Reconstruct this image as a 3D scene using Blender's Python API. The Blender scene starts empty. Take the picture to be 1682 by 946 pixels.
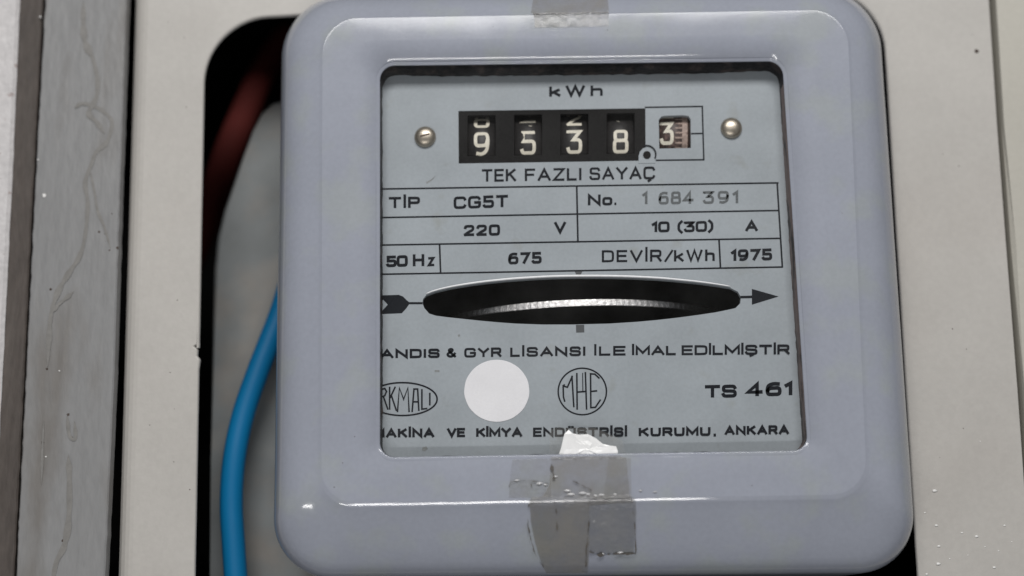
import bpy, bmesh, math, random
from mathutils import Vector, Matrix, noise
random.seed(7)
S = bpy.context.scene
C = S.collection

# ------------------------------------------------------------------ camera
# world: x right, y into the wall, z up; the meter's nameplate lies in y = 0, metres
F = 2336.0; CX, CY = 841.0, 473.0
_u = Vector((-171, 9970, -2336)).normalized()
_r = Vector((1, .01715, 0)); _r = (_r - _u * _r.dot(_u)).normalized()
_y = _u.cross(_r)
M = Matrix((( _r.x, _y.x, _u.x), (_r.y, _y.y, _u.y), (_r.z, _y.z, _u.z)))
R = M.transposed()
CAM = -(R @ Vector((0, 0, -.304)))
cd = bpy.data.cameras.new('camera'); cam = bpy.data.objects.new('camera', cd); C.objects.link(cam)
cam.matrix_world = Matrix.Translation(CAM) @ R.to_4x4()
cd.sensor_width = 36; cd.lens = 36 * F / 1682; cd.clip_start = .01; cd.clip_end = 20
cd.dof.use_dof = True; cd.dof.focus_distance = .301; cd.dof.aperture_fstop = 6.3
S.camera = cam

# ------------------------------------------------------------------ light
w = bpy.data.worlds.new('World'); S.world = w; w.use_nodes = True
w.node_tree.nodes['Background'].inputs[0].default_value = (.93, .96, 1.0, 1)
w.node_tree.nodes['Background'].inputs[1].default_value = .15
def lamp(name, loc, aim, sx, sy, power, col):
    l = bpy.data.lights.new(name, 'AREA'); l.shape = 'RECTANGLE'; l.size = sx; l.size_y = sy
    l.energy = power; l.color = col
    o = bpy.data.objects.new(name, l); C.objects.link(o); o.location = loc
    o.rotation_euler = (Vector(aim) - Vector(loc)).to_track_quat('-Z', 'Y').to_euler()
lamp('room_lamp', (.03, -.52, .385), (0, 0, .0), .46, .16, 2.95, (1, .985, .965))
lamp('low_lamp', (-.045, -.34, -.215), (0, 0, .02), .27, .014, .36, (1, .98, .96))
S.view_settings.view_transform = 'Standard'; S.view_settings.look = 'None'
S.view_settings.exposure = .06; S.view_settings.gamma = 1

# ------------------------------------------------------------------ helpers
def P(px, py, y=0.0):
    """point of the plane at depth y seen at photo position (px, py)"""
    d = R @ Vector(((px - CX) / F, -(py - CY) / F, -1))
    return CAM + d * ((y - CAM.y) / d.y)

def wloc(o):
    v = Vector((0, 0, 0))
    while o: v += o.location; o = o.parent
    return v

def tag(o, label=None, cat=None, group=None, kind=None):
    for k, v in (('label', label), ('category', cat), ('group', group), ('kind', kind)):
        if v: o[k] = v
    return o

def thing(name, label, cat, loc):
    o = bpy.data.objects.new(name, None); C.objects.link(o); o.location = loc
    o.empty_display_size = .01
    return tag(o, label, cat)

def obj(name, bm, mat, parent=None, smooth=False, label=None):
    bmesh.ops.recalc_face_normals(bm, faces=bm.faces)
    c = sum((v.co for v in bm.verts), Vector()) / len(bm.verts)
    for v in bm.verts: v.co -= c
    me = bpy.data.meshes.new(name); bm.to_mesh(me); bm.free()
    if smooth:
        me.polygons.foreach_set('use_smooth', [True] * len(me.polygons))
    me.materials.append(mat)
    o = bpy.data.objects.new(name, me); C.objects.link(o)
    o.parent = parent; o.location = c - (wloc(parent) if parent else Vector())
    if label: o['label'] = label
    return o

def loft(bm, rings, closed=True):
    vs = [[bm.verts.new(p) for p in r] for r in rings]
    for a, b in zip(vs, vs[1:]):
        n = len(a)
        for i in range(n if closed else n - 1):
            j = (i + 1) % n
            bm.faces.new((a[i], a[j], b[j], b[i]))
    return vs

def rquad(q, r, n=10, m=6):
    """rounded four-cornered outline (photo positions), q = TL TR BR BL"""
    out = []; q = [Vector(p) for p in q]
    for k in range(4):
        A, Cn, B = q[k - 1], q[k], q[(k + 1) % 4]
        di = (Cn - A).normalized(); do = (B - Cn).normalized()
        ce = Cn - di * r + do * r
        for i in range(n + 1):
            t = math.pi / 2 * i / n
            out.append(ce - do * r * math.cos(t) + di * r * math.sin(t))
        e = Cn + do * r; s = B - do * r
        for i in range(1, m): out.append(e.lerp(s, i / m))
    return out

def lerpq(a, b, t): return [Vector(p).lerp(Vector(q), t) for p, q in zip(a, b)]
def Q(*p): return [Vector(x) for x in p]
def ring(outline, y): return [P(p[0], p[1], y) for p in outline]

def fill(bm, loops):
    """planar face with holes between loops of 3D points; returns vertex loops"""
    vl = []; es = []
    for L in loops:
        vs = [bm.verts.new(p) for p in L]; vl.append(vs)
        es += [bm.edges.new((vs[i], vs[(i + 1) % len(vs)])) for i in range(len(vs))]
    bmesh.ops.triangle_fill(bm, use_beauty=True, use_dissolve=False, edges=es)
    return vl

def wall_back(bm, vs, dy):
    nv = [bm.verts.new(v.co + Vector((0, dy, 0))) for v in vs]
    for i in range(len(vs)):
        j = (i + 1) % len(vs); bm.faces.new((vs[i], vs[j], nv[j], nv[i]))
    return nv

def slab(outline, y0, y1, bev=0.0):
    """outline in photo positions at depth y0 (front), extruded back to y1"""
    bm = bmesh.new(); pts = ring(outline, y0)
    c = sum(pts, Vector()) / len(pts)
    ins = [p + (c - p).normalized() * bev for p in pts]
    rings = [ins]
    if bev: rings.append([p + Vector((0, bev, 0)) for p in pts])
    rings.append([Vector((p.x, y1, p.z)) for p in pts])
    vs = loft(bm, rings)
    bmesh.ops.triangle_fill(bm, edges=[bm.edges.get((vs[0][i], vs[0][(i + 1) % len(pts)])) for i in range(len(pts))])
    bmesh.ops.triangle_fill(bm, edges=[bm.edges.get((vs[-1][i], vs[-1][(i + 1) % len(pts)])) for i in range(len(pts))])
    return bm

def box(bm, a, b):
    vs = [bm.verts.new((x, y, z)) for x in (a[0], b[0]) for y in (a[1], b[1]) for z in (a[2], b[2])]
    for f in ((0,1,3,2), (4,6,7,5), (0,4,5,1), (2,3,7,6), (0,2,6,4), (1,5,7,3)):
        bm.faces.new([vs[i] for i in f])

def catmull(pts, n=10):
    out = []; pts = [Vector(p) for p in pts]
    P_ = [pts[0] * 2 - pts[1]] + pts + [pts[-1] * 2 - pts[-2]]
    for i in range(1, len(P_) - 2):
        a, b, c, d = P_[i-1:i+3]
        for k in range(n):
            t = k / n
            out.append(.5 * ((2*b) + (c-a)*t + (2*a-5*b+4*c-d)*t*t + (3*b-a-3*c+d)*t**3))
    out.append(pts[-1]); return out

def tube(path, r, n=20, flat=1.0):
    bm = bmesh.new(); rings = []
    for i, p in enumerate(path):
        t = (path[min(i+1, len(path)-1)] - path[max(i-1, 0)]).normalized()
        a = t.cross(Vector((0, 1, 0))).normalized(); b = t.cross(a).normalized()
        rr = r(i / (len(path)-1)) if callable(r) else r
        rings.append([p + a*rr*math.cos(k*2*math.pi/n) + b*rr*flat*math.sin(k*2*math.pi/n) for k in range(n)])
    vs = loft(bm, rings); bm.faces.new(vs[0]); bm.faces.new(vs[-1]); return bm

# ------------------------------------------------------------------ materials
def sl(c):
    return tuple((v/255/12.92 if v/255 <= .04045 else ((v/255+.055)/1.055)**2.4) for v in c)
def mat(name, col, rough=.5, metal=0., n1=(0, 100), n2=(0, 900), alt=None, altm=(60, .55, .7), bump=(0, 800), spec=.5, stretch=(1,1,1), alpha=1.0, coat=0):
    """base colour with two scales of mottling, an optional patchy second colour and fine relief"""
    m = bpy.data.materials.new(name); m.use_nodes = True; N = m.node_tree.nodes; L = m.node_tree.links
    b = N['Principled BSDF']; b.inputs['Roughness'].default_value = rough
    b.inputs['Metallic'].default_value = metal; b.inputs['Specular IOR Level'].default_value = spec
    b.inputs['Alpha'].default_value = alpha; b.inputs['Coat Weight'].default_value = coat; b.inputs['Coat Roughness'].default_value = .09
    tc = N.new('ShaderNodeTexCoord'); mp = N.new('ShaderNodeMapping'); L.new(tc.outputs['Object'], mp.inputs[0])
    mp.inputs['Scale'].default_value = stretch
    def nz(scale, det=5):
        n = N.new('ShaderNodeTexNoise'); n.inputs['Scale'].default_value = scale; n.inputs['Detail'].default_value = det
        L.new(mp.outputs[0], n.inputs['Vector']); return n
    def mapr(src, a, b_, c, d):
        r = N.new('ShaderNodeMapRange'); L.new(src, r.inputs[0])
        for i, v in zip((1, 2, 3, 4), (a, b_, c, d)): r.inputs[i].default_value = v
        return r.outputs[0]
    cur = None
    rgb = N.new('ShaderNodeRGB'); rgb.outputs[0].default_value = (*col, 1); cur = rgb.outputs[0]
    if alt:
        mx = N.new('ShaderNodeMix'); mx.data_type = 'RGBA'
        L.new(mapr(nz(altm[0], 8).outputs['Fac'], altm[1], altm[2], 0, 1), mx.inputs[0]); L.new(cur, mx.inputs[6])
        mx.inputs[7].default_value = (*alt, 1); cur = mx.outputs[2]
    for amt, sc in (n1, n2):
        if amt:
            h = N.new('ShaderNodeHueSaturation'); L.new(cur, h.inputs['Color'])
            L.new(mapr(nz(sc).outputs['Fac'], .3, .7, 1-amt, 1+amt), h.inputs['Value']); cur = h.outputs[0]
    L.new(cur, b.inputs['Base Color'])
    if bump[0]:
        bp = N.new('ShaderNodeBump'); bp.inputs['Strength'].default_value = 1; bp.inputs['Distance'].default_value = bump[0]
        L.new(nz(bump[1]).outputs['Fac'], bp.inputs['Height']); L.new(bp.outputs[0], b.inputs['Normal'])
    return m

cream  = mat('cream_paint', (.505,.485,.455), .42, n1=(.05,30), n2=(.03,900), alt=(.475,.45,.42), altm=(22,.5,.7), bump=(.00003,1500), spec=.35)
cream2 = mat('yellow_cream_paint', (.51,.49,.435), .42, n1=(.03,40), n2=(.025,900), bump=(.00003,1500), spec=.35)
coverm = mat('lavender_grey_paint', (.325,.345,.405), .45, n1=(.035,60), n2=(.03,1100), alt=(.335,.36,.385), altm=(110,.5,.66), bump=(.00002,900), spec=.12, coat=.8)
platem = mat('plate_grey', (.325,.358,.385), .5, n1=(.08,70), n2=(.04,1400), alt=(.29,.31,.31), altm=(170,.62,.78), spec=.3)
ink    = mat('black_ink', (.009,.011,.015), .6, spec=.12)
inkg   = mat('stamped_ink', (.085,.095,.10), .6, n1=(.3,2500))
black  = mat('black_enamel', (.008,.0075,.0075), .6, n2=(.3,1500), spec=.12)
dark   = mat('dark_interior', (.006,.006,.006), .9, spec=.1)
gasketm= mat('dark_rubber', (.010,.009,.010), .5, n1=(.6,700), alt=(.085,.062,.056), altm=(260,.5,.75), bump=(.0003,900), spec=.2)
lipm   = mat('highlit_lip', (.85,.86,.88), .3, n2=(.05,900))
alu    = mat('aluminium', (.88,.86,.85), .42, 1, n1=(.25,1800), bump=(.00008,2500))
brass  = mat('nickel_brass', (.46,.41,.34), .38, .9, n1=(.2,700), bump=(.00003,1500))
digm   = mat('cream_digits', (.66,.62,.52), .5, n1=(.12,1500))
drumm  = mat('drum_black', (.016,.0145,.0145), .5, n1=(.5,1500))
drumb  = mat('drum_brown', (.045,.028,.024), .5, alt=(.16,.10,.085), altm=(900,.5,.7))
pinkm  = mat('worn_pink_scale', (.36,.27,.23), .6, n1=(.35,900), alt=(.10,.06,.05), altm=(1100,.55,.7))
white  = mat('white_sticker', (.78,.775,.80), .6, n1=(.035,160), n2=(.02,2000), bump=(.00002,1500))
paperm = mat('white_scrap', (.9,.9,.9), .3, bump=(.0003,200), n1=(.06,400))
greym  = mat('grey_frame_paint', (.255,.255,.257), .5, n1=(.07,50), n2=(.05,700), alt=(.185,.175,.165), altm=(45,.52,.66), bump=(.0003,260), stretch=(1.6,1,.45))
brownm = mat('dull_brown_edge', (.08,.066,.058), .65, n1=(.12,80), n2=(.15,900), alt=(.10,.085,.075), bump=(.0003,500), stretch=(1,1,.3))
whitem = mat('white_frame_paint', (.62,.60,.60), .5, n1=(.05,60), n2=(.08,900), alt=(.42,.36,.35), altm=(420,.66,.72), bump=(.0003,500))
boardm = mat('board_grey', (.22,.234,.236), .6, n1=(.14,90), alt=(.27,.255,.235), altm=(60,.48,.66))
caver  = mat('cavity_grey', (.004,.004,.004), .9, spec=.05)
bluem  = mat('blue_sheath', (.002,.16,.36), .5, spec=.3, n1=(.08,40))
redm   = mat('red_sheath', (.08,.014,.012), .8, spec=.15, n1=(.08,40))
stain  = mat('rust_dirt', (.07,.05,.04), .8, n1=(.4,900))
glintm   = mat('tape_glint', (.62,.62,.63), .15, spec=.8)
chip_glintm  = mat('pale_chip_glint', (.85,.84,.82), .25)  # bare chips, and white put in for sparkles and glints

def film(name, col, fac, rough, bump=0, bs=500, gl=.05):
    m = bpy.data.materials.new(name); m.use_nodes = True; N = m.node_tree.nodes; L = m.node_tree.links
    N.remove(N['Principled BSDF']); out = N['Material Output']
    t = N.new('ShaderNodeBsdfTransparent'); d = N.new('ShaderNodeBsdfDiffuse'); g = N.new('ShaderNodeBsdfGlossy')
    d.inputs[0].default_value = (*col, 1); g.inputs['Roughness'].default_value = rough
    a = N.new('ShaderNodeMixShader'); a.inputs[0].default_value = fac; L.new(t.outputs[0], a.inputs[1]); L.new(d.outputs[0], a.inputs[2])
    b = N.new('ShaderNodeMixShader'); L.new(a.outputs[0], b.inputs[1]); L.new(g.outputs[0], b.inputs[2])
    fr = N.new('ShaderNodeLayerWeight'); fr.inputs['Blend'].default_value = gl; L.new(fr.outputs['Fresnel'], b.inputs[0])
    if bump:
        tc = N.new('ShaderNodeTexCoord'); n = N.new('ShaderNodeTexNoise'); n.inputs['Scale'].default_value = bs; n.inputs['Detail'].default_value = 4
        L.new(tc.outputs['Object'], n.inputs['Vector'])
        bp = N.new('ShaderNodeBump'); bp.inputs['Distance'].default_value = bump; L.new(n.outputs['Fac'], bp.inputs['Height'])
        L.new(bp.outputs[0], g.inputs['Normal']); L.new(bp.outputs[0], d.inputs['Normal']); L.new(bp.outputs[0], fr.inputs['Normal'])
    L.new(b.outputs[0], out.inputs[0]); return m
glassm = film('clear_glass', (.55,.55,.54), 0, .02, gl=.08)
def patchy(m, scale, a, b, lo, hi):
    # uneven film: the diffuse share varies over the sheet
    t = m.node_tree; n = t.nodes.new('ShaderNodeTexNoise'); n.inputs['Scale'].default_value = scale; n.inputs['Detail'].default_value = 8; n.inputs['Roughness'].default_value = .6
    q = t.nodes.new('ShaderNodeMapRange'); c = t.nodes.new('ShaderNodeTexCoord'); t.links.new(c.outputs['Object'], n.inputs['Vector']); t.links.new(n.outputs['Fac'], q.inputs[0])
    for i, v in ((1,a),(2,b),(3,lo),(4,hi)): q.inputs[i].default_value = v
    for x in t.nodes:
        if x.bl_idname == 'ShaderNodeMixShader' and x.inputs[2].links[0].from_node.bl_idname == 'ShaderNodeBsdfDiffuse': t.links.new(q.outputs[0], x.inputs[0])
    return m
patchy(glassm, 40, .4, .8, .004, .035)
tapem  = film('yellowed_tape', (.35,.33,.29), .42, .16, .00012, 220, gl=.25)
tapem2 = film('clear_tape', (.42,.41,.385), .22, .16, .00012, 220, gl=.25)

patchy(tapem, 240, .35, .68, .18, .45); patchy(tapem2, 260, .35, .7, .06, .28)

# ------------------------------------------------------------------ cabinet
YP = .012       # front of the cream panel
cab = thing('meter_cabinet', 'cream painted metal cabinet front with a round-cornered cut-out around the meter', 'cabinet', P(900, 1010, .08))
hole = rquad(Q((337,32), (1448,-21), (1518,1110), (317,1110)), 104, 14, 24)
def jag(o):
    out = []
    for p in o:
        x, y = p
        out.append(Vector((x + 0.5*noise.noise(Vector((y*.05, 1, 0))), y)))
    return out
hole = jag(hole)
# the chip in the left edge of the cut-out
hl = []
for i, p in enumerate(hole):
    hl.append(p)
    q = hole[(i+1) % len(hole)]
    if p.x < 345 and q.x < 345 and p.y > 585 >= q.y:
        hl += [Vector((328.5,590)), Vector((324,584)), Vector((325,574)), Vector((319,568)), Vector((327.6,563))]
hole = hl
cen = Vector((900, 480))
bm = bmesh.new()
outer = ring([(246,-90), (520,-90), (1000,-90), (1618,-90), (1637,200), (1652,400), (1671,640), (1709,1180), (1000,1180), (520,1180), (211,1180), (229,500)], YP)
def grow(o, d): return [p + (p - cen).normalized() * d for p in o]
vl = fill(bm, [outer, ring(grow(hole, 4), YP)])
r1 = vl[1]
prev = r1
for d, dy in ((2, .00010), (.5, .00035), (0, .0007), (0, .0009)):
    cur = [bm.verts.new(Vector(P(p.x, p.y, YP)) + Vector((0, dy, 0))) for p in grow(hole, d)]
    for i in range(len(cur)):
        j = (i+1) % len(cur); bm.faces.new((prev[i], prev[j], cur[j], cur[i]))
    prev = cur
prev = vl[0]
left = {id(v) for v, q in zip(vl[0], outer) if q.x < P(300,500,YP).x}
flag = [q.x < P(300,500,YP).x for q in outer]
base = [v.co.copy() for v in prev]
for dx, dy in ((.0009,.00012), (.0018,.00045), (.0027,.0011), (.0034,.0021), (.0038,.0034), (.0040,.0055)):
    cur = [bm.verts.new(q + Vector((-dx if f else dx*.1, dy, 0))) for q, f in zip(base, flag)]
    for i in range(len(cur)):
        j = (i+1) % len(cur); bm.faces.new((prev[i], prev[j], cur[j], cur[i]))
    prev = cur
obj('front_panel', bm, cream, cab)
# side panel beyond the seam on the right
sd = [(1630,-90), (1760,-90), (1790,1040), (1710,1040), (1682,640), (1663,400), (1648,200)]
bm = slab(sd, YP-.0003, YP+.02, .0011)
obj('side_panel', bm, cream2, cab)
bm = bmesh.new()
a, b = P(1560,-90,YP), P(1780,1040,YP)
box(bm, (a.x, YP+.0045, b.z), (b.x, YP+.0055, a.z))
obj('seam_backing', bm, mat('seam_shade', (.20,.195,.17), .6), cab)
# inside of the cabinet
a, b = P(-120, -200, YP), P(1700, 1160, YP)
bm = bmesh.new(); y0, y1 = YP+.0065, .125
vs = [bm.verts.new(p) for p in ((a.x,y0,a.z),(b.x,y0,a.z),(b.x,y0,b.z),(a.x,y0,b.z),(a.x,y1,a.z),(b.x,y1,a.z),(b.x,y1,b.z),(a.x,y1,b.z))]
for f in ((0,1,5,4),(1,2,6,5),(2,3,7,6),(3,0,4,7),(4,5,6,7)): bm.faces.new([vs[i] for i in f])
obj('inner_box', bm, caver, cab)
# little dirt speck, and gritty spatter with its sparkle coloured in white
def blob(px, py, y, r, m, parent, name, squash=.5, n=10, el=1.0):
    bm = bmesh.new(); c = P(px, py, y); rings = []
    for k in range(4):
        t = k/3*math.pi/2*.98
        rings.append([c + Vector((r*math.cos(t)*math.cos(q)*(1+.2*math.sin(3*q+px)), -r*squash*math.sin(t), el*r*math.cos(t)*math.sin(q))) for q in [2*math.pi*i/n for i in range(n)]])
    vs = loft(bm, rings); bm.faces.new(vs[-1]); bm.faces.new(vs[0])
    return obj(name, bm, m, parent, True)
blob(1604, 84, YP, .0005, stain, cab, 'dirt_speck')
for (x, y, r) in ((1535,806,.42),(1538,863,.3),(1604,881,.34),(1580,875,.22),(1542,897,.3),(1541,926,.4),(1633,932,.3),(1650,863,.24),(1519,842,.18),(1522,943,.25),(1640,905,.16),(1610,725,.14),(1560,918,.16),(1618,898,.15),(1662,890,.14),(1590,912,.13)):
    blob(x, y, YP, r*.0014, chip_glintm, cab, 'grit_sparkle', .6, 8, .6)

# mounting board and cables in the opening
bd = [(900,150), (470,163), (448,168), (430,184), (414,215), (398,258), (383,302), (368,345), (357,390), (352,440), (349,560), (345,760), (343,1060), (900,1060)]
mb = obj('mounting_board', slab([p for p in bd], .040, .043, .0008), boardm)
tag(mb, 'grey board with a cut-off corner behind the cabinet opening, left of the meter', 'board')
pth = catmull([P(505,380,.034), P(480,450,.034), P(462,510,.033), P(443,560,.032), (P(423,612,.031)), P(400,680,.030), P(385,752,.029), P(380,825,.029), P(384,900,.029), P(391,1000,.030)])
cb = obj('cable', tube(pth, .00262, 24), bluem, None, True)
tag(cb, 'thick bright blue cable curving down behind the left edge of the meter', 'cable')
pth = catmull([P(470,60,.104), P(446,95,.094), P(424,135,.084), P(400,190,.078), P(375,250,.074), P(354,315,.076), P(330,385,.082), P(298,460,.090), P(255,540,.098)])
cr = obj('cable', tube(pth, .0040, 24), redm, None, True)
tag(cr, 'dark red cable rising in the shadow at the upper left of the opening', 'cable')

# ------------------------------------------------------------------ door frame strips at the left
fr = thing('door_frame', 'worn grey painted steel frame edge with a dark groove, left of the cream panel', 'frame', P(60, 1000, .01))
def edge_line(pts, amp, seed, n=60):
    """pts: (x, y) down the picture; irregular line"""
    out = []
    for i in range(n + 1):
        y = -80 + (1030 + 80) * i / n
        for (xa, ya), (xb, yb) in zip(pts, pts[1:]):
            if ya <= y <= yb or (yb is pts[-1][1] and y > yb): break
        x = xa + (xb - xa) * (y - ya) / (yb - ya)
        x += amp * (noise.noise(Vector((y*.045, seed, 0))) + .6*noise.noise(Vector((y*.16, seed, 3))))
        out.append(Vector((x, y)))
    return out
Ls = edge_line([(77.5,-80), (74,0), (57.5,300), (42,620), (26,946), (21,1040)], 1.6, 1.0, 110)
Rs = edge_line([(211,-80), (208,0), (197,300), (187,620), (172,946), (168,1040)], .9, 5.0, 110)
bm = bmesh.new()
def strip(bm, LA, RA, yl, yr, back, bev):
    rows = []
    for l, r in zip(LA, RA):
        A = P(l.x, l.y, yl); B = P(r.x, r.y, yr)
        rows.append([Vector((A.x, back, A.z)), A + Vector((0, bev, 0)), A + Vector((bev, 0, 0))] +
                    [A.lerp(B, t) for t in (.1,.25,.4,.55,.7,.85,.93)] +
                    [B - Vector((bev, 0, 0)), B + Vector((0, bev, 0)), Vector((B.x, back, B.z))])
    loft(bm, rows, closed=False)
strip(bm, Ls, Rs, .0096, .0094, .0126, .0003)
obj('face_strip', bm, greym, fr)
# dark groove strip set back from the face
L2 = edge_line([(34,-80), (32,0), (19,300), (3,620), (-14,946), (-18,1040)], .8, 9, 110)
R2 = edge_line([(74,-80), (70,0), (54,300), (38.5,620), (22.5,946), (18,1040)], 1.3, 12, 110)
bm = bmesh.new(); strip(bm, L2, R2, .0102, .0102, .0128, .0003); obj('groove_strip', bm, brownm, fr)
L3 = edge_line([(-90,-80), (-95,1040)], .3, 2); R3 = edge_line([(34,-80), (31,0), (18,300), (2,620), (-15,946), (-19,1040)], 1.2, 4)
bm = bmesh.new(); strip(bm, L3, R3, .0092, .0093, .0127, .0007); obj('edge_strip', bm, whitem, fr)
# chips, drips and rust on the face strip
def patch(pts, y, m, parent, name, h=.00012):
    bm = slab(pts, y, y + h + .0006, .0001) ; return obj(name, bm, m, parent)
for (x, y, r) in ((72,321,3.6),(97,609,1.5),(75,750,1.5),(66,27,1.6),(62,262,1.5)):
    pts = [(x + r*(.7+.5*random.random())*math.cos(a), y + r*(.7+.6*random.random())*math.sin(a)) for a in [i*2*math.pi/9 for i in range(9)]]
    patch(pts, .0093, chip_glintm, fr, 'bare_chip')
for (x, y, r) in ((170,369,2.5),(184,351,2.5),(163,381,2.6),(172,384,2),(174,396,2),(180,411,2.6),(187,437,2),(83,475,2.2),(112,681,2.5),(118,719,2.5),(70,727,2.5),(103,888,2.2),(77,606,2),(192,407,3)):
    blob(x, y, .0095, r*.00013, stain, fr, 'rust_spot', .3, 8)
drip = mat('dried_drip', (.215,.208,.198), .55, n1=(.10,300), n2=(.1,900))
def drips(pts, r):
    # a thin dried run lying flat on the strip, its width wandering
    path = catmull([Vector(p) for p in pts], 8); rows = []
    for i, p in enumerate(path):
        t = (path[min(i+1, len(path)-1)] - path[max(i-1, 0)]).normalized(); nn = Vector((-t.y, t.x))
        e = min(1, i/4, (len(path)-1-i)/4)
        wd = r*2.2*e*(.7 + 1.3*abs(noise.noise(Vector((i*.13, pts[0][0], 0)))))
        rows.append([P(*(p + nn*wd*k), .00935) + Vector((0, -.00002*(1-k*k), 0)) for k in (-1, 0, 1)])
    bm = bmesh.new(); loft(bm, rows, closed=False); obj('paint_run', bm, drip, fr, True)
drips([(137,0),(137,40),(140,70),(152,95),(160,130),(158,160),(146,185),(158,200),(172,220)], 2.0)
drips([(122,178),(135,170),(158,176),(178,190),(184,205),(176,232),(158,250),(150,270),(140,300),(144,335),(140,385),(131,420),(112,450),(95,480),(84,515),(80,560),(78,605)], 1.8)
drips([(146,270),(156,320),(160,345),(172,375),(182,410)], 1.3)
drips([(84,515),(96,500),(106,492),(122,478)], 1.3)
drips([(112,745),(114,790),(113,850),(106,895),(92,925),(86,960)], 2.4)
drips([(110,680),(114,715),(124,720),(122,690)], 1.6)
drips([(72,690),(70,730),(68,800)], 1.0)

# ------------------------------------------------------------------ the meter
meter = thing('electricity_meter', 'old lavender grey single-phase electricity meter with a window over its printed nameplate', 'meter', P(950, 946, .02))
YF = -.0052     # front face of the cover
WIN = Q((617,101), (1292,93.5), (1334,747), (617,758.5))
CRE = Q((530,31), (1391,16), (1424,811), (528,827))
OUT = Q((464,-5), (1441,-20), (1507,941), (448,951))
STEPS = []      # (quad, radius, depth) from the window outwards
def inset(q, d):
    s = ((d, d), (-d, d), (-d, -d), (d, -d)); return [p + Vector(k) for p, k in zip(q, s)]
for d_, y_, z_ in ((7.5,.0011,.0006), (7.4,.0008,.0004), (7.0,.00054,.00022), (6.3,.00045,.00009), (5.2,.00038,.00006), (2.0,.00019,.00002), (1.0,.000125,.00002), (.3,.00005,.00001), (0,0,0)):   # chamfered lip
    STEPS.append((inset(WIN, d_), 31 - d_, YF + y_, YF + z_))
STEPS.append((lerpq(WIN, CRE, .5), 44, YF - .0001, YF - .0001))
STEPS.append((lerpq(WIN, CRE, .93), 54, YF, YF))
# outwards from the crease: (t, drop on top and sides, drop at the bottom edge)
prof = [(-.03,0,0), (0,.000005,.000003), (.004,.000008,.000008), (.010,.00003,.000033), (.032,.00012,.000124), (.054,.00019,.000218), (.060,.00021,.000253), (.068,.00024,.00031), (.09,.00030,.00048), (.13,.00037,.00076), (.2,.00055,.00122),
        (.35,.00085,.00216), (.5,.0013,.00315), (.6,.0018,.00384), (.7,.0024,.0046), (.79,.0032,.0054), (.86,.0041,.0061), (.92,.0053,.0071), (.965,.0068,.0083), (.99,.0087,.0097), (1.0,.0112,.0114)]
for t, d, e in prof:
    STEPS.append((lerpq(CRE, OUT, t), 58 + 42*max(t, 0), YF + d, YF + e))
def blend_ring(q, r, ya, yb):
    o = rquad(q, r, 16, 60); n = len(o); out = []
    for i, p in enumerate(o):
        t = (o[(i+1) % n] - o[i-1]).normalized(); k = max(0, -t.x)      # clockwise outline: bottom edge runs to the left
        k = min(k/.92, 1); k = k*k*(3-2*k); out.append(P(p.x, p.y, ya + (yb-ya)*k))
    return out
bm = bmesh.new(); rings = [blend_ring(*st) for st in STEPS]
last = rings[-1]; rings.append([Vector((p.x, .036, p.z)) for p in last])
for rg in rings[7:-1]:
    for p in rg:
        p.y += .00012 * noise.noise(Vector((p.x*45, p.z*45, 2))) + .000022 * noise.noise(Vector((p.x*260, p.z*260, 5)))
loft(bm, rings)
obj('cover', bm, coverm, meter, True)
# gasket lining the window between cover and plate
bm = bmesh.new(); go = rquad(inset(WIN, 7.3), 23.7, 12, 90); gi = []
A = ring(go, YF+.0009)
rows = []
for k, y in enumerate((YF+.0009, YF+.0018, YF+.003, -.0014, .0003)):
    rows.append([Vector((p.x, y, p.z)) + Vector((0,0,0)) + (Vector((P(955,425,y).x - p.x, 0, P(955,425,y).z - p.z)).normalized() * (.00015 + .00022*(k>0)*noise.noise(Vector((p.x*700, p.z*700, k))) - (.0002 if k == 0 else 0))) for p in A])
for k in (2, 3, 4):
    for p, a in zip(rows[k], A):
        up = max(0, (a - P(955,425,0)).normalized().z - .62) / .38
        p.z -= min(up, .55) / .55 * (.0006 + .00018*noise.noise(Vector((p.x*500, 0, 5))) + .00008*noise.noise(Vector((p.x*1500, 1, 5))) + .0002)
loft(bm, rows); gk = obj('gasket', bm, gasketm, meter, True)
gk.data.materials.append(mat('tan_seal', (.17,.125,.115), .5, n1=(.2,500), alt=(.03,.025,.024), altm=(420,.5,.62), spec=.2, stretch=(3,1,.25)))
for f in gk.data.polygons:
    if f.center.x + gk.location.x + meter.location.x > P(1280,300,0).x and f.center.z + gk.location.z + meter.location.z < P(1300,150,0).z: f.material_index = 1
# window pane
bm = bmesh.new(); g = rquad(inset(WIN, 2), 27, 10, 2); c0 = [Vector((p.x, YF+.0014, p.z)) for p in ring(g, YF+.0014)]
v = fill(bm, [c0]); obj('glass_pane', bm, glassm, meter)

# nameplate with its openings
slot_top = [(694,498),(695,491),(700,485),(715,479.5),(740,473.5),(770,468.5),(800,464.5),(835,461),(870,458.5),(910,456.5),(950,455.8),(1000,455.9),(1040,457),(1080,459),(1110,461.5),(1145,465),(1175,469),(1200,473),(1212,479),(1217,488)]
slot_bot = [(1216,498),(1208,506),(1195,509),(1175,513),(1145,517.5),(1111,522),(1080,525.5),(1047,528.5),(1000,531.5),(940,533),(890,533),(848,531.5),(820,529.5),(792,527),(763,524),(735,521),(716,518.5),(705,515),(697,506)]
slot = slot_top + slot_bot
reg = [(753,182.2),(1060,177.8),(1060.6,263.8),(753.5,268.6)]
dec = [(1082,197),(1086,191.5),(1093,190),(1122,189.2),(1131,190.4),(1134.5,196),(1135,243),(1083,244)]
bm = bmesh.new()
outer = [(596,60),(1322,52),(1362,790),(594,800)]
vl = fill(bm, [ring(outer, 0)] + [ring(h, 0) for h in (slot, reg, dec)])
for vs in vl[1:]: wall_back(bm, vs, .0012)
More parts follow.
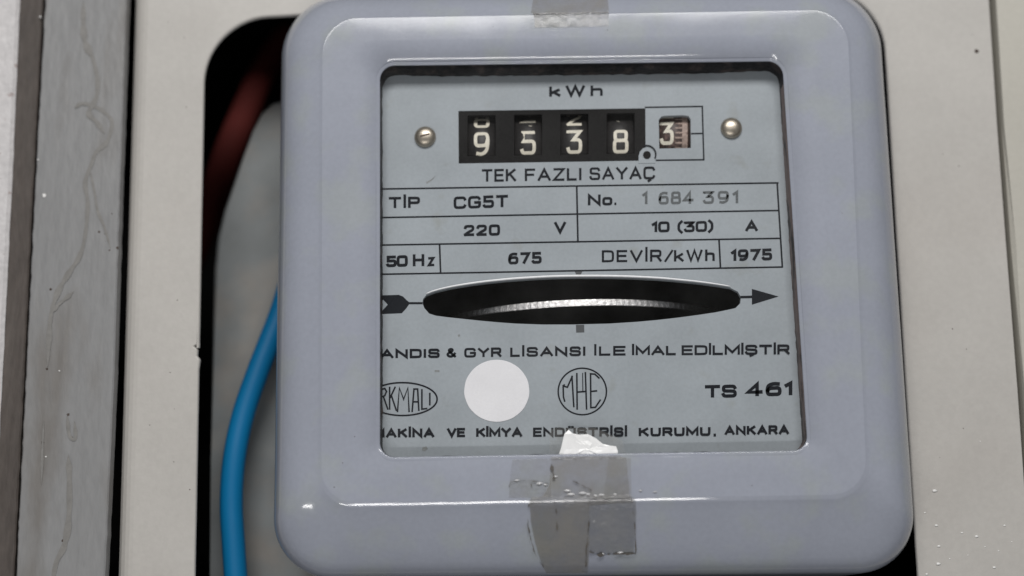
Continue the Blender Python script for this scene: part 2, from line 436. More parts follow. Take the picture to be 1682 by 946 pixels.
wall_back(bm, vl[0], .001)
plate = obj('nameplate', bm, platem, meter)
# dark works behind the plate
bm = bmesh.new(); a, b = P(575,60,0), P(1385,810,0)
y0, y1 = .0013, .034
def open_box(bm, a, b, y0, y1):
    vs = [bm.verts.new(p) for p in ((a.x,y0,a.z),(b.x,y0,a.z),(b.x,y0,b.z),(a.x,y0,b.z),(a.x,y1,a.z),(b.x,y1,a.z),(b.x,y1,b.z),(a.x,y1,b.z))]
    for f in ((0,1,5,4),(1,2,6,5),(2,3,7,6),(3,0,4,7),(4,5,6,7)): bm.faces.new([vs[i] for i in f])
open_box(bm, a, b, y0, y1); obj('inner_case', bm, dark, meter)

# rotating disc: body coloured black for the shade behind the slot, bright serrated rim
disc_r = .0405; rimc = P(950, 497, .002); dc = Vector((rimc.x + .0004, .002 + disc_r, rimc.z))
def at_disc(r, th, z): return dc + Vector((r*math.sin(th), -r*math.cos(th), z + .0006*math.sin(th)))
n = 360; hh = .00070
bm = bmesh.new()
loft(bm, [[at_disc(disc_r-.004, 2*math.pi*i/n, -hh) for i in range(n)], [at_disc(disc_r-.00015, 2*math.pi*i/n, -hh*.99) for i in range(n)], [at_disc(disc_r - .0001 + (.000035 if i % 2 else 0), 2*math.pi*i/n, -hh*.8) for i in range(n)],
          [at_disc(disc_r - .0001 + (.000035 if i % 2 else 0), 2*math.pi*i/n, hh*.8) for i in range(n)], [at_disc(disc_r-.00015, 2*math.pi*i/n, hh) for i in range(n)], [at_disc(disc_r-.004, 2*math.pi*i/n, hh) for i in range(n)]])
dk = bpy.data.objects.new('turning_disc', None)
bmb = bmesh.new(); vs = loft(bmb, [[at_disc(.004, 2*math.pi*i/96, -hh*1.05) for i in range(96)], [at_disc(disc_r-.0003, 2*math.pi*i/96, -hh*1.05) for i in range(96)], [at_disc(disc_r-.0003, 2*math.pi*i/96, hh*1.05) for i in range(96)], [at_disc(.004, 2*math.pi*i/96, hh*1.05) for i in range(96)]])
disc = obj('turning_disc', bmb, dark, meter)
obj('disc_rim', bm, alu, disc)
# raised lip above the slot, its highlight put into a near-white colour
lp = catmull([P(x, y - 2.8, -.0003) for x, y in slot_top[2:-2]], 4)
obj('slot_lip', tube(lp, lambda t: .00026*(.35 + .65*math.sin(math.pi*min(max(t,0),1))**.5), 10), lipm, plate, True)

# ------------------------------------------------------------------ stroke lettering
G = {}
def g(ch, w, *st): G[ch] = (w, st)
# each stroke: ('s'|'l'|'o'(closed smooth), points); cell height 6
g('A',4.2,('l',[(0,0),(2.1,6),(4.2,0)]),('l',[(.8,1.9),(3.4,1.9)]))
g('C',4,('s',[(4,4.8),(3.6,6),(2,6),(.3,6),(0,4.6),(0,3),(0,1.4),(.3,0),(2,0),(3.6,0),(4,1.2)]))
g('Ç',4,('s',[(4,4.8),(3.6,6),(2,6),(.3,6),(0,4.6),(0,3),(0,1.4),(.3,0),(2,0),(3.6,0),(4,1.2)]),('l',[(2.1,-.2),(2.4,-1),(1.7,-1.6)]))
g('D',3.8,('s',[(0,0),(0,0),(1.9,0),(3.6,.2),(3.8,1.6),(3.8,3),(3.8,4.4),(3.6,5.8),(1.9,6),(0,6),(0,6)]),('l',[(0,0),(0,6)]))
g('E',3.3,('l',[(3.3,0),(0,0),(0,6),(3.3,6)]),('l',[(0,3.1),(3,3.1)]))
g('F',3.2,('l',[(0,0),(0,6),(3.2,6)]),('l',[(0,3.1),(2.8,3.1)]))
g('G',4.1,('s',[(4,4.9),(3.6,6),(2,6),(.3,6),(0,4.6),(0,3),(0,1.4),(.3,0),(2,0),(3.8,0),(4.1,1.2),(4.1,2.8),(4.1,2.8)]),('l',[(4.1,2.8),(2.3,2.8)]))
g('H',3.8,('l',[(0,0),(0,6)]),('l',[(3.8,0),(3.8,6)]),('l',[(0,3.1),(3.8,3.1)]))
g('I',0,('l',[(0,0),(0,6)]))
g('İ',0,('l',[(0,0),(0,6)]),('l',[(0,7.1),(0,7.9)]))
g('K',3.6,('l',[(0,0),(0,6)]),('l',[(3.4,6),(0.2,2.7)]),('l',[(1.2,3.7),(3.6,0)]))
g('L',3,('l',[(0,6),(0,0),(3,0)]))
g('M',4.6,('l',[(0,0),(0,6),(2.3,1.2),(4.6,6),(4.6,0)]))
g('N',3.9,('l',[(0,0),(0,6),(3.9,0),(3.9,6)]))
g('P',3.5,('l',[(0,0),(0,6)]),('s',[(0,6),(0,6),(2,6),(3.4,5.9),(3.5,4.4),(3.4,2.9),(2,2.8),(0,2.8),(0,2.8)]))
g('R',3.6,('l',[(0,0),(0,6)]),('s',[(0,6),(0,6),(2,6),(3.4,5.9),(3.5,4.4),(3.4,2.9),(2,2.8),(0,2.8),(0,2.8)]),('l',[(2.2,2.8),(3.6,0)]))
g('S',3.7,('s',[(3.6,4.9),(3.3,6),(1.9,6),(.2,6),(.1,4.5),(.2,3.2),(1.9,3.1),(3.5,2.9),(3.7,1.5),(3.5,0),(1.9,0),(.3,0),(0,1.2)]))
g('Ş',3.7,('s',[(3.6,4.9),(3.3,6),(1.9,6),(.2,6),(.1,4.5),(.2,3.2),(1.9,3.1),(3.5,2.9),(3.7,1.5),(3.5,0),(1.9,0),(.3,0),(0,1.2)]),('l',[(1.9,-.2),(2.2,-1),(1.5,-1.6)]))
g('T',3.9,('l',[(0,6),(3.9,6)]),('l',[(1.95,6),(1.95,0)]))
g('U',3.7,('s',[(0,6),(0,6),(0,2),(.2,0),(1.85,0),(3.5,0),(3.7,2),(3.7,6),(3.7,6)]))
g('Ü',3.7,('s',[(0,6),(0,6),(0,2),(.2,0),(1.85,0),(3.5,0),(3.7,2),(3.7,6),(3.7,6)]),('l',[(.9,7.2),(1.4,7.2)]),('l',[(2.4,7.2),(2.9,7.2)]))
g('V',4,('l',[(0,6),(2,0),(4,6)]))
g('W',5.6,('l',[(0,6),(1.4,0),(2.8,6),(4.2,0),(5.6,6)]))
g('Y',4,('l',[(0,6),(2,2.8),(2,0)]),('l',[(4,6),(2,2.8)]))
g('Z',3.6,('l',[(.1,6),(3.6,6),(0,0),(3.6,0)]))
g('k',3,('l',[(0,0),(0,6)]),('l',[(2.8,4),(.2,1.8)]),('l',[(1,2.5),(3,0)]))
g('h',2.9,('l',[(0,0),(0,6)]),('s',[(0,2.4),(.1,3.9),(1.5,4),(2.8,3.9),(2.9,2.6),(2.9,0),(2.9,0)]))
g('z',2.6,('l',[(.1,4),(2.5,4),(0,0),(2.6,0)]))
g('o',2.9,('o',[(1.45,0),(2.8,.1),(2.9,2),(2.8,3.9),(1.45,4),(.1,3.9),(0,2),(.1,.1)]))
g('.',.5,('l',[(0,0),(.5,0)])); g(',',.2,('l',[(.2,.2),(-.1,-1.0)]))
g('/',2.6,('l',[(0,-.3),(2.6,6)])); g('(',1.3,('s',[(1.3,7),(.1,5.2),(0,3),(.1,.8),(1.3,-1)])); g(')',1.3,('s',[(0,7),(1.2,5.2),(1.3,3),(1.2,.8),(0,-1)]))
g('&',4,('s',[(4,0),(4,0),(1,4),(.7,5.2),(1.6,6),(2.7,5.6),(2.6,4.3),(.3,2.6),(0,1.2),(1,0),(2.8,.1),(3.9,2.4),(3.9,2.4)]))
g('1',1.3,('l',[(0,4.7),(1.3,6),(1.3,0)]))
g('2',3.5,('s',[(.1,4.7),(.3,6),(1.8,6),(3.3,6),(3.5,4.4),(3.2,3.2),(1.6,2),(0,0),(0,0)]),('l',[(0,0),(3.5,0)]))
g('3',3.5,('s',[(0,5.9),(0,6),(3.3,6),(3.3,6),(1.5,3.5),(1.5,3.5),(3.3,3.5),(3.5,1.8),(3.3,0),(1.7,0),(.3,0),(0,1)]))
g('4',3.8,('l',[(2.6,0),(2.6,6),(0,1.6),(3.8,1.6)]))
g('5',3.5,('l',[(3.3,6),(.3,6),(.3,3.3),(1.8,3.3)]),('s',[(1.8,3.3),(1.8,3.3),(3.3,3.3),(3.5,1.7),(3.3,0),(1.7,0),(.3,0),(0,.8)]))
g('6',3.6,('s',[(3.2,5.8),(1.8,6.1),(.3,5.2),(0,3),(0,1.6),(.3,0),(1.8,0),(3.4,0),(3.6,1.8),(3.4,3.6),(1.8,3.6),(.5,3.5),(.1,2)]))
g('7',3.4,('l',[(0,6),(3.4,6),(1.2,0)]))
g('8',3.6,('o',[(1.8,3.2),(3.3,3.3),(3.4,4.6),(3.3,6),(1.8,6),(.3,6),(.2,4.6),(.3,3.3)]),('o',[(1.8,0),(3.5,0),(3.6,1.6),(3.5,3.2),(1.8,3.2),(.1,3.2),(0,1.6),(.1,0)]))
g('9',3.6,('s',[(.6,.2),(1.8,-.1),(3.3,.9),(3.6,3),(3.6,4.4),(3.3,6),(1.8,6),(.2,6),(0,4.2),(.2,2.4),(1.8,2.4),(3.1,2.5),(3.5,4)]))
g('0',3.7,('o',[(1.85,0),(3.5,0),(3.7,1.6),(3.7,3),(3.7,4.4),(3.5,6),(1.85,6),(.2,6),(0,4.4),(0,3),(0,1.6),(.2,0)]))

def chaikin(p, closed, it=3):
    p = [Vector(q) for q in p]
    for _ in range(it):
        q = []
        n = len(p)
        rng = range(n) if closed else range(n-1)
        if not closed: q.append(p[0])
        for i in rng:
            a, b = p[i], p[(i+1) % n]
            q += [a.lerp(b, .25), a.lerp(b, .75)]
        if not closed: q.append(p[-1])
        p = q
    r = [p[0]]
    for a in p[1:]:
        if (a - r[-1]).length > 1e-4: r.append(a)
    return r

def ribbon(bm, pts, wd, closed, place, lift):
    """flat stroke of width wd (photo px) along pts; place(px, py, lift) -> 3D"""
    n = len(pts); Lr = []; Rr = []
    for i, p in enumerate(pts):
        a = pts[i-1] if (i or closed) else None; b = pts[(i+1) % n] if (i < n-1 or closed) else None
        d1 = (p - a).normalized() if a is not None else None; d2 = (b - p).normalized() if b is not None else None
        ext = Vector((0, 0))
        if d1 is None: nn = Vector((-d2.y, d2.x)); k = 1; ext = -d2*wd*.35
        elif d2 is None: nn = Vector((-d1.y, d1.x)); k = 1; ext = d1*wd*.35
        else:
            t = d1 + d2
            if t.length < .3: t = d2
            t.normalize(); nn = Vector((-t.y, t.x)); k = min(1/max(abs(nn.dot(Vector((-d1.y, d1.x)))), .45), 2.2)
        Lr.append(place(*(p + ext + nn*wd/2*k), lift)); Rr.append(place(*(p + ext - nn*wd/2*k), lift))
    a = [bm.verts.new(q) for q in Lr]; b = [bm.verts.new(q) for q in Rr]
    for i in range(n if closed else n-1):
        j = (i+1) % n
        bm.faces.new((a[i], a[j], b[j], b[i]))

def on_plate(x, y, lift): return P(x, y, 0) + Vector((0, -.00003 - lift, 0))
BOLD = 1.27
def word(bm, s, x0, x1, yb0, yb1, cap, wd, gap=1.7, place=on_plate):
    """s from x0 to x1 (photo px), baseline yb0..yb1, capital height cap, stroke wd"""
    tot = sum(G[c][0] for c in s) + gap*(len(s)-1)
    wd *= BOLD; X0, X1 = x0 + wd/2, x1 - wd/2; cu = 0; k = 0
    for c in s:
        wch, st = G[c]
        for kind, pts in st:
            pp = [Vector(q) for q in pts]
            if kind != 'l': pp = chaikin(pp, kind == 'o')
            out = []
            for q in pp:
                t = (cu + q.x) / tot if tot else 0
                bx = X0 + (X1 - X0)*t; by = yb0 + (yb1 - yb0)*t
                out.append(Vector((bx, by - wd/2 - (cap - wd)*q.y/6)))
            ribbon(bm, out, wd, kind == 'o', place, k*.000009); k += 1
        cu += wch + gap
def text(words, m=ink, parent=None, place=on_plate, name='lettering'):
    bm = bmesh.new()
    for wv in words: word(bm, *wv, place=place)
    return obj(name, bm, m, parent or plate)

W = 3.1
text([('k',902,921,159.5,159,18,3.6), ('W',929,961,159,158.5,19,3.6), ('h',970,990,158.5,158,18.5,3.4)])
text([('TEK',791,848,299,298,21,3.0), ('FAZLI',862,955,298,296.5,21,3.0), ('SAYAÇ',968,1076,296,294.5,21,3.0)])
text([('TİP',638,690,342.5,342,19,3.4)])
text([('CG5T',745,835,343.5,340.5,20.5,3.6)])
text([('220',761.5,821.5,388,387,18.5,3.6,1.9)])
text([('V',910,930,383.5,383.3,19.5,3.6)])
text([('50',634,670,439,438,19,3.9,1.2), ('H',678,697,438,437.7,21,3.6), ('z',702.5,714,437.6,437.2,21,3.2)])
text([('675',834.5,890,434.5,433,19.5,3.7,2.0)])
text([('No',965.5,1006,338,337.5,19,3.5,1.6), ('.',1008.5,1013,337,337,19,3.4)])
text([('1',1054.5,1063.5,336,336,21,3.3), ('684',1081.5,1139.5,336,335,21,3.3,2.0), ('391',1154.5,1212.5,335,334.4,21,3.3,2.4)], inkg)
text([('10',1070,1100,382,381.5,18,3.6,1.5), ('(30)',1112.5,1172,382,380.5,18,3.5,1.4)])
text([('A',1224,1245,380.4,380.2,18.5,3.6)])
text([('DEVİR',988.5,1087,431,430,20,2.9,1.8), ('/',1091,1106,430,430,20,2.8), ('kWh',1107,1174,430.2,429.2,20,3.1,1.9)])
text([('1975',1200,1268.5,429.5,427.5,19.5,3.8,1.9)])
text([('L',603,620,589.6,589.4,15.5,3.0), ('ANDIS',625,722.5,589,588,15.5,3.2), ('&',733,749.5,587.8,587.5,16.5,3.2), ('GYR',762.5,824,587.5,586.6,16,3.0),
      ('LİSANSI',838,961.5,586.4,584.8,16,3.0), ('İLE',976,1028,584.5,584,16,2.9,1.5), ('İMAL',1038,1110.5,584,583.6,16,3.0,1.4), ('EDİLMİŞTİR',1119.5,1297,583.6,582.4,16.5,3.0,1.3)])
text([('TS',1157,1210.5,654,653,21.5,4.4,1.3), ('461',1225.5,1301.5,652,650,23.5,4.8,1.7)])
text([('MAKİNA',613,713.5,719.4,718.6,15.5,3.3,1.9), ('VE',734,764.5,718.4,718.2,15.5,3.4,1.6), ('KİMYA',782,858,718.2,717.8,15.5,3.3,1.6),
      ('ENDÜSTRİSİ',875.5,1030,717.8,717.2,15.5,3.1,1.7), ('KURUMU',1049,1167,717.2,716,15,3.3,1.8), (',',1172,1176,716,716,15,3.2), ('ANKARA',1190,1296,715,713.6,15.5,3.3,1.9)])

# ruled table
bm = bmesh.new(); k = 0
def line(x0, y0, x1, y1, wd):
    global k
    ribbon(bm, [Vector((x0, y0)), Vector((x1, y1))], wd, False, on_plate, k*.000002 + .000001); k += 1
for (a, b, c, d) in ((598,310.9,1278,300.4), (598,357.9,1279,345.7), (598,403,1282,391.5), (598,451,1285,438.6)): line(a, b, c, d, 2.7)
for (a, b, c, d) in ((1276.5,300.5,1285,438.6), (947.3,305.5,949.3,397.5), (722,401,723.8,449), (1181,393.5,1183.4,440.4)): line(a, b, c, d, 2.9)
obj('ruled_table', bm, ink, plate)
# frame round the decimal window, with the little arch and dot
bm = bmesh.new(); k = 0
for (a, b, c, d) in ((1060,176.4,1153.5,174.8), (1153.5,174.8,1156,262.4), (1156,262.4,1078,263.3), (1136,219.6,1154,219.2)): line(a, b, c, d, 2.5)
arch = [Vector((1062.5 + 14.5*math.cos(t), 254 - 14.5*math.sin(t))) for t in [math.radians(-25 + 7*i) for i in range(20)]]
ribbon(bm, arch, 2.4, False, on_plate, .00016)
obj('decimal_frame', bm, ink, plate)
bm = bmesh.new(); vs = [bm.verts.new(on_plate(1062.5 + 6.4*math.cos(t), 255 - 6.4*math.sin(t), .00022)) for t in [i*math.pi/12 for i in range(24)]]; bm.faces.new(vs)
obj('decimal_dot', bm, black, plate)

# arrows, ticks
bm = bmesh.new()
def poly(pts, lift=.000003): bm.faces.new([bm.verts.new(on_plate(x, y, lift)) for x, y in pts])
poly([(623,485.2),(655,484.3),(662,487),(668,493),(672,496.2),(694,496.2),(694,499.8),(672,499.8),(667,507),(660,514.5),(623,516),(637,500.3)])
obj('arrow_tail', bm, ink, plate); bm = bmesh.new()
poly([(1216,486),(1235,485.4),(1235,474.5),(1279,487),(1235,500.5),(1235,489.8),(1216,490.2)])
obj('arrow_head', bm, ink, plate)
bm = bmesh.new(); poly([(944,446),(956.5,446),(953,453),(947.5,453)]); poly([(946,533.6),(959.5,533.4),(959.8,546),(946.4,546.4)])
obj('tick_mark', bm, mat('worn_ink', (.06,.065,.07), .6), plate)

# emblems
def circ(cx, cy, rx, ry, n=72): return [Vector((cx + rx*math.cos(2*math.pi*i/n), cy - ry*math.sin(2*math.pi*i/n))) for i in range(n)]
bm = bmesh.new(); ribbon(bm, circ(956.5,643,39.6,38.2), 2.6, True, on_plate, 0)
k = 0
def sk(*p, w_=2.7):
    global k
    k += 1; ribbon(bm, [Vector(q) for q in p], w_, False, on_plate, k*.000002)
sk((927.5,659),(925.5,652),(925,634),(932,636),(940,618)); sk((939.5,618),(942.5,668)); sk((925,634),(927,632))
sk((947.5,613.5),(948,672)); sk((961.5,612),(963.5,672)); sk((948,644),(962,643)); sk((957,613),(957.4,642), w_=1.6)
sk((984,621),(977,614.5),(970,614),(970.5,669.5),(978,669),(986,657)); sk((970,643),(980,642))
obj('round_emblem', bm, ink, plate)
bm = bmesh.new(); ribbon(bm, circ(661,655.5,57,27), 2.8, True, on_plate, 0); k = 0
sk((626,668),(626,640),(632,638),(635,643),(632,650),(626,652)); sk((630,652),(637,672))
sk((640,636),(640,672)); sk((649,636),(641,653)); sk((643,650),(651,674))
sk((653,676),(656,637),(663,656),(670,637),(672,676))
sk((677,676),(680,639),(686,639),(688,674)); sk((678,660),(687,660))
sk((693,640),(693,672),(701,671)); sk((706,646),(706,665))
sk((612,645),(620,642)); sk((616,644),(616,668))
obj('oval_emblem', bm, ink, plate)

# white round sticker
bm = bmesh.new(); n = 64
loft_r = []
for rr, l in ((1.0, .00002), (1.0, .0001), (.985, .00013)):
    loft_r.append([P(816 + 53.5*rr*math.cos(2*math.pi*i/n)*(1+.004*math.sin(5*i)), 642 - 51*rr*math.sin(2*math.pi*i/n), 0) + Vector((0, -l, 0)) for i in range(n)])
vs = loft(bm, loft_r); bm.faces.new(vs[-1])
obj('round_sticker', bm, white, plate)
# smudges on the plate
smud = mat('smudge', (.22,.23,.23), .7, n1=(.2,900))
for pts in ([(700,299),(708,295),(716,288),(712,294),(706,299),(701,302)], [(694,735),(700,733),(703,737),(698,741),(693,740)], [(752,550),(755,549),(756,552),(753,554)], [(714,608),(722,608),(722,611),(714,611)]):
    bm = bmesh.new(); bm.faces.new([bm.verts.new(on_plate(x, y, 0)) for x, y in pts]); obj('smudge', bm, smud, plate)
bm = bmesh.new(); bm.faces.new([bm.verts.new(on_plate(x, y, 0)) for x, y in [(1273,742),(1283,741),(1290,743),(1297,741),(1298,747),(1274,747)]]); obj('smudge', bm, ink, plate)
# rust clot in the left edge of the window
blob(620, 668, YF+.004, .0013, stain, meter, 'rust_clot', .5, 14, 2.0)

# ------------------------------------------------------------------ register
bm = bmesh.new()
cxs = [791, 867.5, 943.5, 1019.5]
xs = [753.5]
for c in cxs: xs += [c-23, c+23]
xs.append(1060.3)
ys = [0, .085, .86, 1]
def rp(x, v): return (x, (182 - 4.4*(x-753)/307) + v*((268.7 - 5*(x-753)/307) - (182 - 4.4*(x-753)/307)))
V = [[bm.verts.new(P(*rp(x, v), 0) + Vector((0, .0001, 0))) for x in xs] for v in ys]
for j in range(3):
    for i in range(len(xs)-1):
        if j == 1 and i % 2 == 1: continue
        bm.faces.new((V[j][i], V[j][i+1], V[j+1][i+1], V[j+1][i]))
es = [e for e in bm.edges if len(e.link_faces) == 1]
r = bmesh.ops.extrude_edge_only(bm, edges=es)
for v in [e for e in r['geom'] if isinstance(e, bmesh.types.BMVert)]: v.co.y += .0011
regp = obj('register', bm, black, meter)
DR = .0088
def drum(cx_, cy_, wpx, shown, above, m, yfront, half=None):
    A, B = P(cx_ - wpx/2, cy_ + .0165*wpx/2, yfront), P(cx_ + wpx/2, cy_ - .0165*wpx/2, yfront)
    zc = (A.z + B.z)/2; yc = yfront + DR
    bm = bmesh.new(); n = 60
    rings = [[Vector((x, yc - rr*math.cos(2*math.pi*i/n), zc + rr*math.sin(2*math.pi*i/n))) for i in range(n)] for x, rr in ((A.x, DR-.0006), (A.x+.0001, DR), (B.x-.0001, DR), (B.x, DR-.0006))]
    vs = loft(bm, rings); bm.faces.new(vs[0]); bm.faces.new(vs[-1])
    d = obj('digit_drum', bm, m, regp, True)
    def wrap(x, y, lift):
        p = P(x, y, yfront); th = (p.z - zc)/DR; rr = DR + .00004 + lift
        return Vector((p.x, yc - rr*math.cos(th), zc + rr*math.sin(th)))
    return d, wrap
for cx_, ds, da, by in ((791,'9','8',254), (867.5,'5','4',252), (943.5,'3','2',250.5), (1019.5,'8','7',250)):
    d, wp = drum(cx_, by-20, 45.5, ds, da, drumm, .0004)
    off = 0 if ds != '8' else 8
    bm = bmesh.new()
    word(bm, ds, cx_-13, cx_+13, by+1.5, by+1.1, 39, 4.3, place=wp)
    word(bm, da, cx_-13, cx_+13, by-46.5-off, by-46.9-off, 39, 4.3, place=wp)
    obj('digit', bm, digm, d)
d, wp = drum(1108.5, 218, 56, '3', '2', drumb, .0014)
bm = bmesh.new(); word(bm, '3', 1084, 1107, 237.5, 237, 38, 4.4, place=wp); word(bm, '2', 1084, 1108, 192, 192, 38, 5.2, place=wp)
obj('digit', bm, digm, d)
bm = bmesh.new()
ribbon(bm, [Vector((1125, y)) for y in range(176, 268, 6)], 9, False, wp, 0)
for i, y in enumerate(range(186, 262, 8)): ribbon(bm, [Vector((1110, y)), Vector((1121, y))], 2.6, False, wp, .000004*(i+1))
obj('scale_band', bm, pinkm, d)
# light tab that carries the dot, over the register's corner
bm = slab([(1049,268),(1049,256),(1051,249),(1056,243.5),(1062.5,241.5),(1069,243.5),(1074,249),(1076,256),(1076,268)], -.00012, .0001, .00002)
obj('dot_tab', bm, platem, plate)

# screws
def screw(px, py, slotdeg, depth):
    bm = bmesh.new(); c = P(px, py, 0); n = 40; r = .00235
    rings = []
    for rr, h in ((1.0,0), (1.0,.00035), (.97,.0006), (.88,.00092), (.72,.0012), (.5,.00142), (.25,.00152), (.05,.00155)):
        rings.append([c + Vector((rr*r*math.cos(2*math.pi*i/n), -h, rr*r*math.sin(2*math.pi*i/n))) for i in range(n)])
    vs = loft(bm, rings); bm.faces.new(vs[-1]); bm.faces.new(vs[0])
    s = obj('screw', bm, brass, plate, True)
    if depth:
        a = math.radians(slotdeg); ux = Vector((math.cos(a), 0, math.sin(a))); uz = Vector((-math.sin(a), 0, math.cos(a)))
        bm = bmesh.new()
        rows = []
        for t in [-.95 + 1.9*i/12 for i in range(13)]:
            h = .00157*math.sqrt(max(1 - t*t*.88, 0)) + .00002
            rows.append([c + ux*r*t + uz*.00019*s_ + Vector((0, -h, 0)) for s_ in (-1, 1)])
        loft(bm, rows, closed=False); obj('slot', bm, mat('slot_dark', (.10,.07,.05), .6), s)
screw(698.5, 225.5, 14, True)
screw(1201, 211, 0, False)

# ------------------------------------------------------------------ tape on the cover
def bottom_pt(x, s, out, side='b'):
    """point on the lower (or upper) limb of the cover; s = float index in STEPS"""
    i = min(int(s), len(STEPS)-2); f = s - i
    def one(k):
        q, r, ya, yb = STEPS[k]; A, B, y = (q[3], q[2], yb) if side == 'b' else (q[0], q[1], ya)
        t = (x - A.x)/(B.x - A.x); return P(x, A.y + (B.y - A.y)*t, y)
    a, b = one(i), one(i+1); p = a.lerp(b, f)
    e = (b - a).normalized(); nn = Vector((0, e.z, -e.y))
    if nn.y > 0: nn = -nn
    return p + nn*out
def tape(name, s0, s1, left, right, m, amp, side='b', base=.00012, ns=130, nx=60, label=None):
    bm = bmesh.new(); rows = []
    for j in range(ns+1):
        s = s0 + (s1-s0)*j/ns; l = left(j/ns); r = right(j/ns)
        row = []
        for i in range(nx+1):
            x = l + (r-l)*i/nx
            wv = noise.noise(Vector((x*.06, s*2.2, 7))) + .5*noise.noise(Vector((x*.2, s*5, 1)))
            crease = 2.0*math.exp(-((s-13.5)/2)**2)
            row.append(bottom_pt(x, s, base + amp*abs(wv)*(.3+crease) + amp*.5*crease*abs(noise.noise(Vector((x*.35, s*9, 4)))), side))
        rows.append(row)
    loft(bm, rows, closed=False); return obj(name, bm, m, meter, True, label)
def pw(*kv):
    def f(t):
        for (a, b), (c, d) in zip(kv, kv[1:]):
            if t <= c: return b + (d-b)*(t-a)/(c-a) + .7*noise.noise(Vector((t*40, b, 0)))
        return kv[-1][1]
    return f
nS = len(STEPS)
tape('adhesive_tape', 4.5, nS-3.2, pw((0,905),(.16,905),(.2,902),(.27,872),(.33,871),(.5,868),(.7,872),(.85,885),(1,898)), pw((0,1018),(.2,1033),(.45,1040),(.5,1040),(.6,968),(.8,968),(1,965)), tapem, .00022, label='yellowed sticky tape down the middle of the lower cover')
tape('adhesive_tape', 8.0, nS-7.0, pw((0,1000),(.4,966),(1,968)), pw((0,1036),(.2,1038),(.4,1044),(.75,1045),(1,1040)), tapem2, .0003, base=.0002, label='clearer overlapping strip of sticky tape')
tape('adhesive_tape', 7.2, 11.0, pw((0,846),(.4,838),(1,834)), pw((0,905),(1,905)), tapem2, .00012, base=.00008, label='thin film of sticky tape left of the main strip')
tape('adhesive_tape', 9.5, nS-1.5, pw((0,878),(.5,872),(1,880)), pw((0,1000),(.5,1000),(1,996)), tapem, .0002, side='t', label='sticky tape at the top edge of the cover')
# tape end on the glass and the white scrap stuck under it
bm = bmesh.new(); rows = []
for j in range(15):
    y = 703 + 56*j/14
    l = 903 + 2*noise.noise(Vector((y*.2, 0, 0))) + (8 if j == 0 else 0); r = 1018 + 12*(j/14) + 2*noise.noise(Vector((y*.2, 5, 0))) - (40*(1-j/5) if j < 5 else 0)
    rows.append([P(l + (r-l)*i/16, y, YF+.0012) + Vector((0, -.0001*abs(noise.noise(Vector((i*.4, j*.5, 0)))), 0)) for i in range(17)])
loft(bm, rows, closed=False); obj('tape_end', bm, tapem2, meter, True)
sc = [(914,757.5),(921,738),(927,713),(934,706),(941,712),(952,714),(966,713),(979,720),(990,729),(1003,732),(1012,733),(1015,742),(1013,754),(1004,758),(985,757),(960,756),(935,756)]
bm = bmesh.new(); cc = Vector((965, 738))
rings = []
for f in (1, .8, .55, .3, .08):
    rings.append([P(*(cc + (Vector(p)-cc)*f), YF+.0009) + Vector((0, -.0003*(1-f) - .0005*abs(noise.noise(Vector((p[0]*f*.09, p[1]*f*.09, f*3)))), 0)) for p in sc])
vs = loft(bm, rings); bm.faces.new(vs[-1])
obj('paper_scrap', bm, paperm, meter, False, 'torn bright white scrap stuck on the lower edge of the window')
# small pale chips in the cover paint, standing in for the corner glint
for (x, y, s_) in ((459,811,.6),(461,823,.75),(465,828,.6),(462,817,.45)):
    q = P(x, y, YF+.006)
    blob(x, y, YF+.0058, .00045*s_, chip_glintm, meter, 'chip_glint', .6, 8, 1.6)

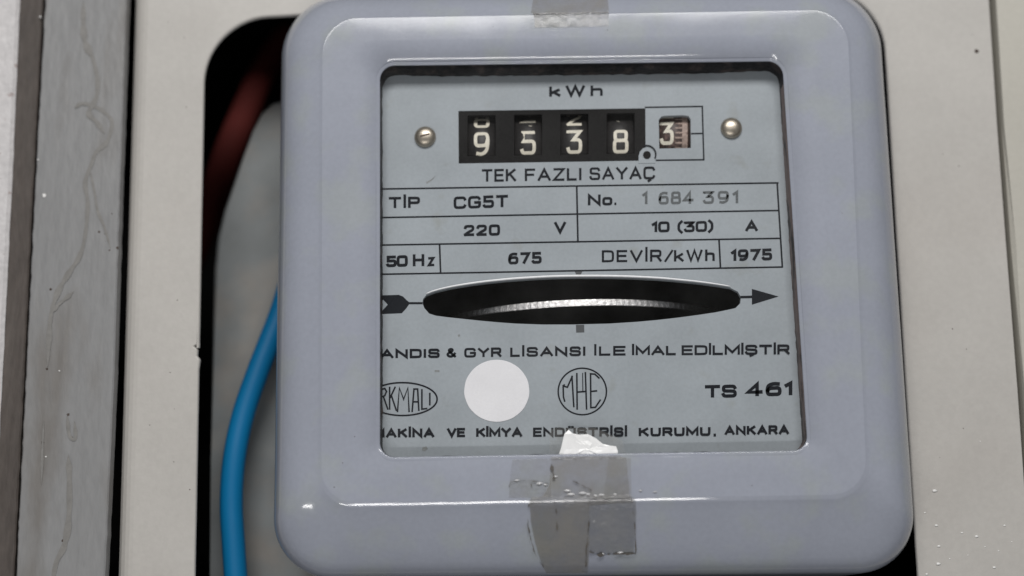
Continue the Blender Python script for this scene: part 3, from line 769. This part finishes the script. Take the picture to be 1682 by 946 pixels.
# dark crease and torn-edge lines of the old tape
def on_cover(px, py, lift):
    def yy(k):
        q = STEPS[k][0]; A, B = q[3], q[2]; return A.y + (B.y-A.y)*(px-A.x)/(B.x-A.x)
    for k in range(6, len(STEPS)-1):
        a, b = yy(k), yy(k+1)
        if a <= py <= b: return bottom_pt(px, k + (py-a)/max(b-a, 1e-6), lift)
    return bottom_pt(px, 6.0, lift)
tlm = mat('tape_dirt', (.10,.09,.08), .6, n1=(.4,900))
def tline(pts, wd, lift=.00042):
    path = catmull([Vector(p) for p in pts], 6); bm = bmesh.new(); rows = []
    for i, p in enumerate(path):
        t = (path[min(i+1, len(path)-1)] - path[max(i-1, 0)]).normalized(); nn = Vector((-t.y, t.x))
        k = max(0, noise.noise(Vector((p.x*.11, p.y*.11, 3))) + .22) * wd * 2
        q = p + nn*1.2*noise.noise(Vector((p.x*.2, p.y*.2, 9)))
        rows.append([on_cover(*(q - nn*k/2), lift), on_cover(*(q + nn*k/2), lift)])
    loft(bm, rows, closed=False); obj('tape_edge', bm, tlm, meter)
tline([(905,763),(908,775),(910,788)], 4)
tline([(910,824),(914,840),(915,870)], 2.5)
tline([(966,826),(968,850),(965,880),(963,905),(962,930)], 3)
tline([(868,828),(867,860),(872,885),(880,910),(893,930)], 2.2)
tline([(1036,830),(1041,845),(1043,870),(1044,908)], 2.2)
tline([(968,905),(985,910),(1000,909),(1018,908),(1044,908)], 4.5)
tline([(836,800),(842,792),(872,790),(903,796)], 1.6)
tline([(872,795),(876,812)], 1.8)
tline([(940,790),(960,800),(972,806)], 1.4)
for (x, y, q) in ((849,789,.3),(886,794,.42),(896,796,.3),(932,806,.4),(938,812,.45),(957,810,.45),(966,812,.35),(978,814,.3),(988,813,.35),(1010,812,.3),(1019,907,.38),(990,909,.26),(912,783,.3),(1052,806,.22),(1076,808,.22)):  # pale bumps on the tape, coloured in for glints at the fold
    c = on_cover(x, y, .0002); bm = bmesh.new(); rings = []
    for k in range(3):
        t = k/2*1.5
        rings.append([c + Vector((q*.001*1.5*math.cos(t)*math.cos(a)*(1+.3*math.sin(2*a+x)), -q*.0006*math.sin(t), q*.0007*math.cos(t)*math.sin(a))) for a in [2*math.pi*i/9 for i in range(9)]])
    vs = loft(bm, rings); bm.faces.new(vs[-1]); obj('tape_glint', bm, glintm, meter, True)

# stray dirt on the cover face and panel
random.seed(3)
for i in range(26):
    x, y = random.uniform(545, 1400), random.choice((random.uniform(40, 88), random.uniform(765, 805)))
    if i % 3 == 0: x, y = random.choice((random.uniform(545, 605), random.uniform(1340, 1385))), random.uniform(90, 780)
    blob(x, y, YF-.00001, random.uniform(.00006, .00015), random.choice((stain, tlm)), meter, 'dirt_speck', .25, 7)
for i in range(16):
    x, y = random.choice(((random.uniform(245, 320), random.uniform(20, 930)), (random.uniform(1520, 1610), random.uniform(20, 760))))
    blob(x, y, YP, random.uniform(.00007, .00015), stain, cab, 'dirt_speck', .3, 7)
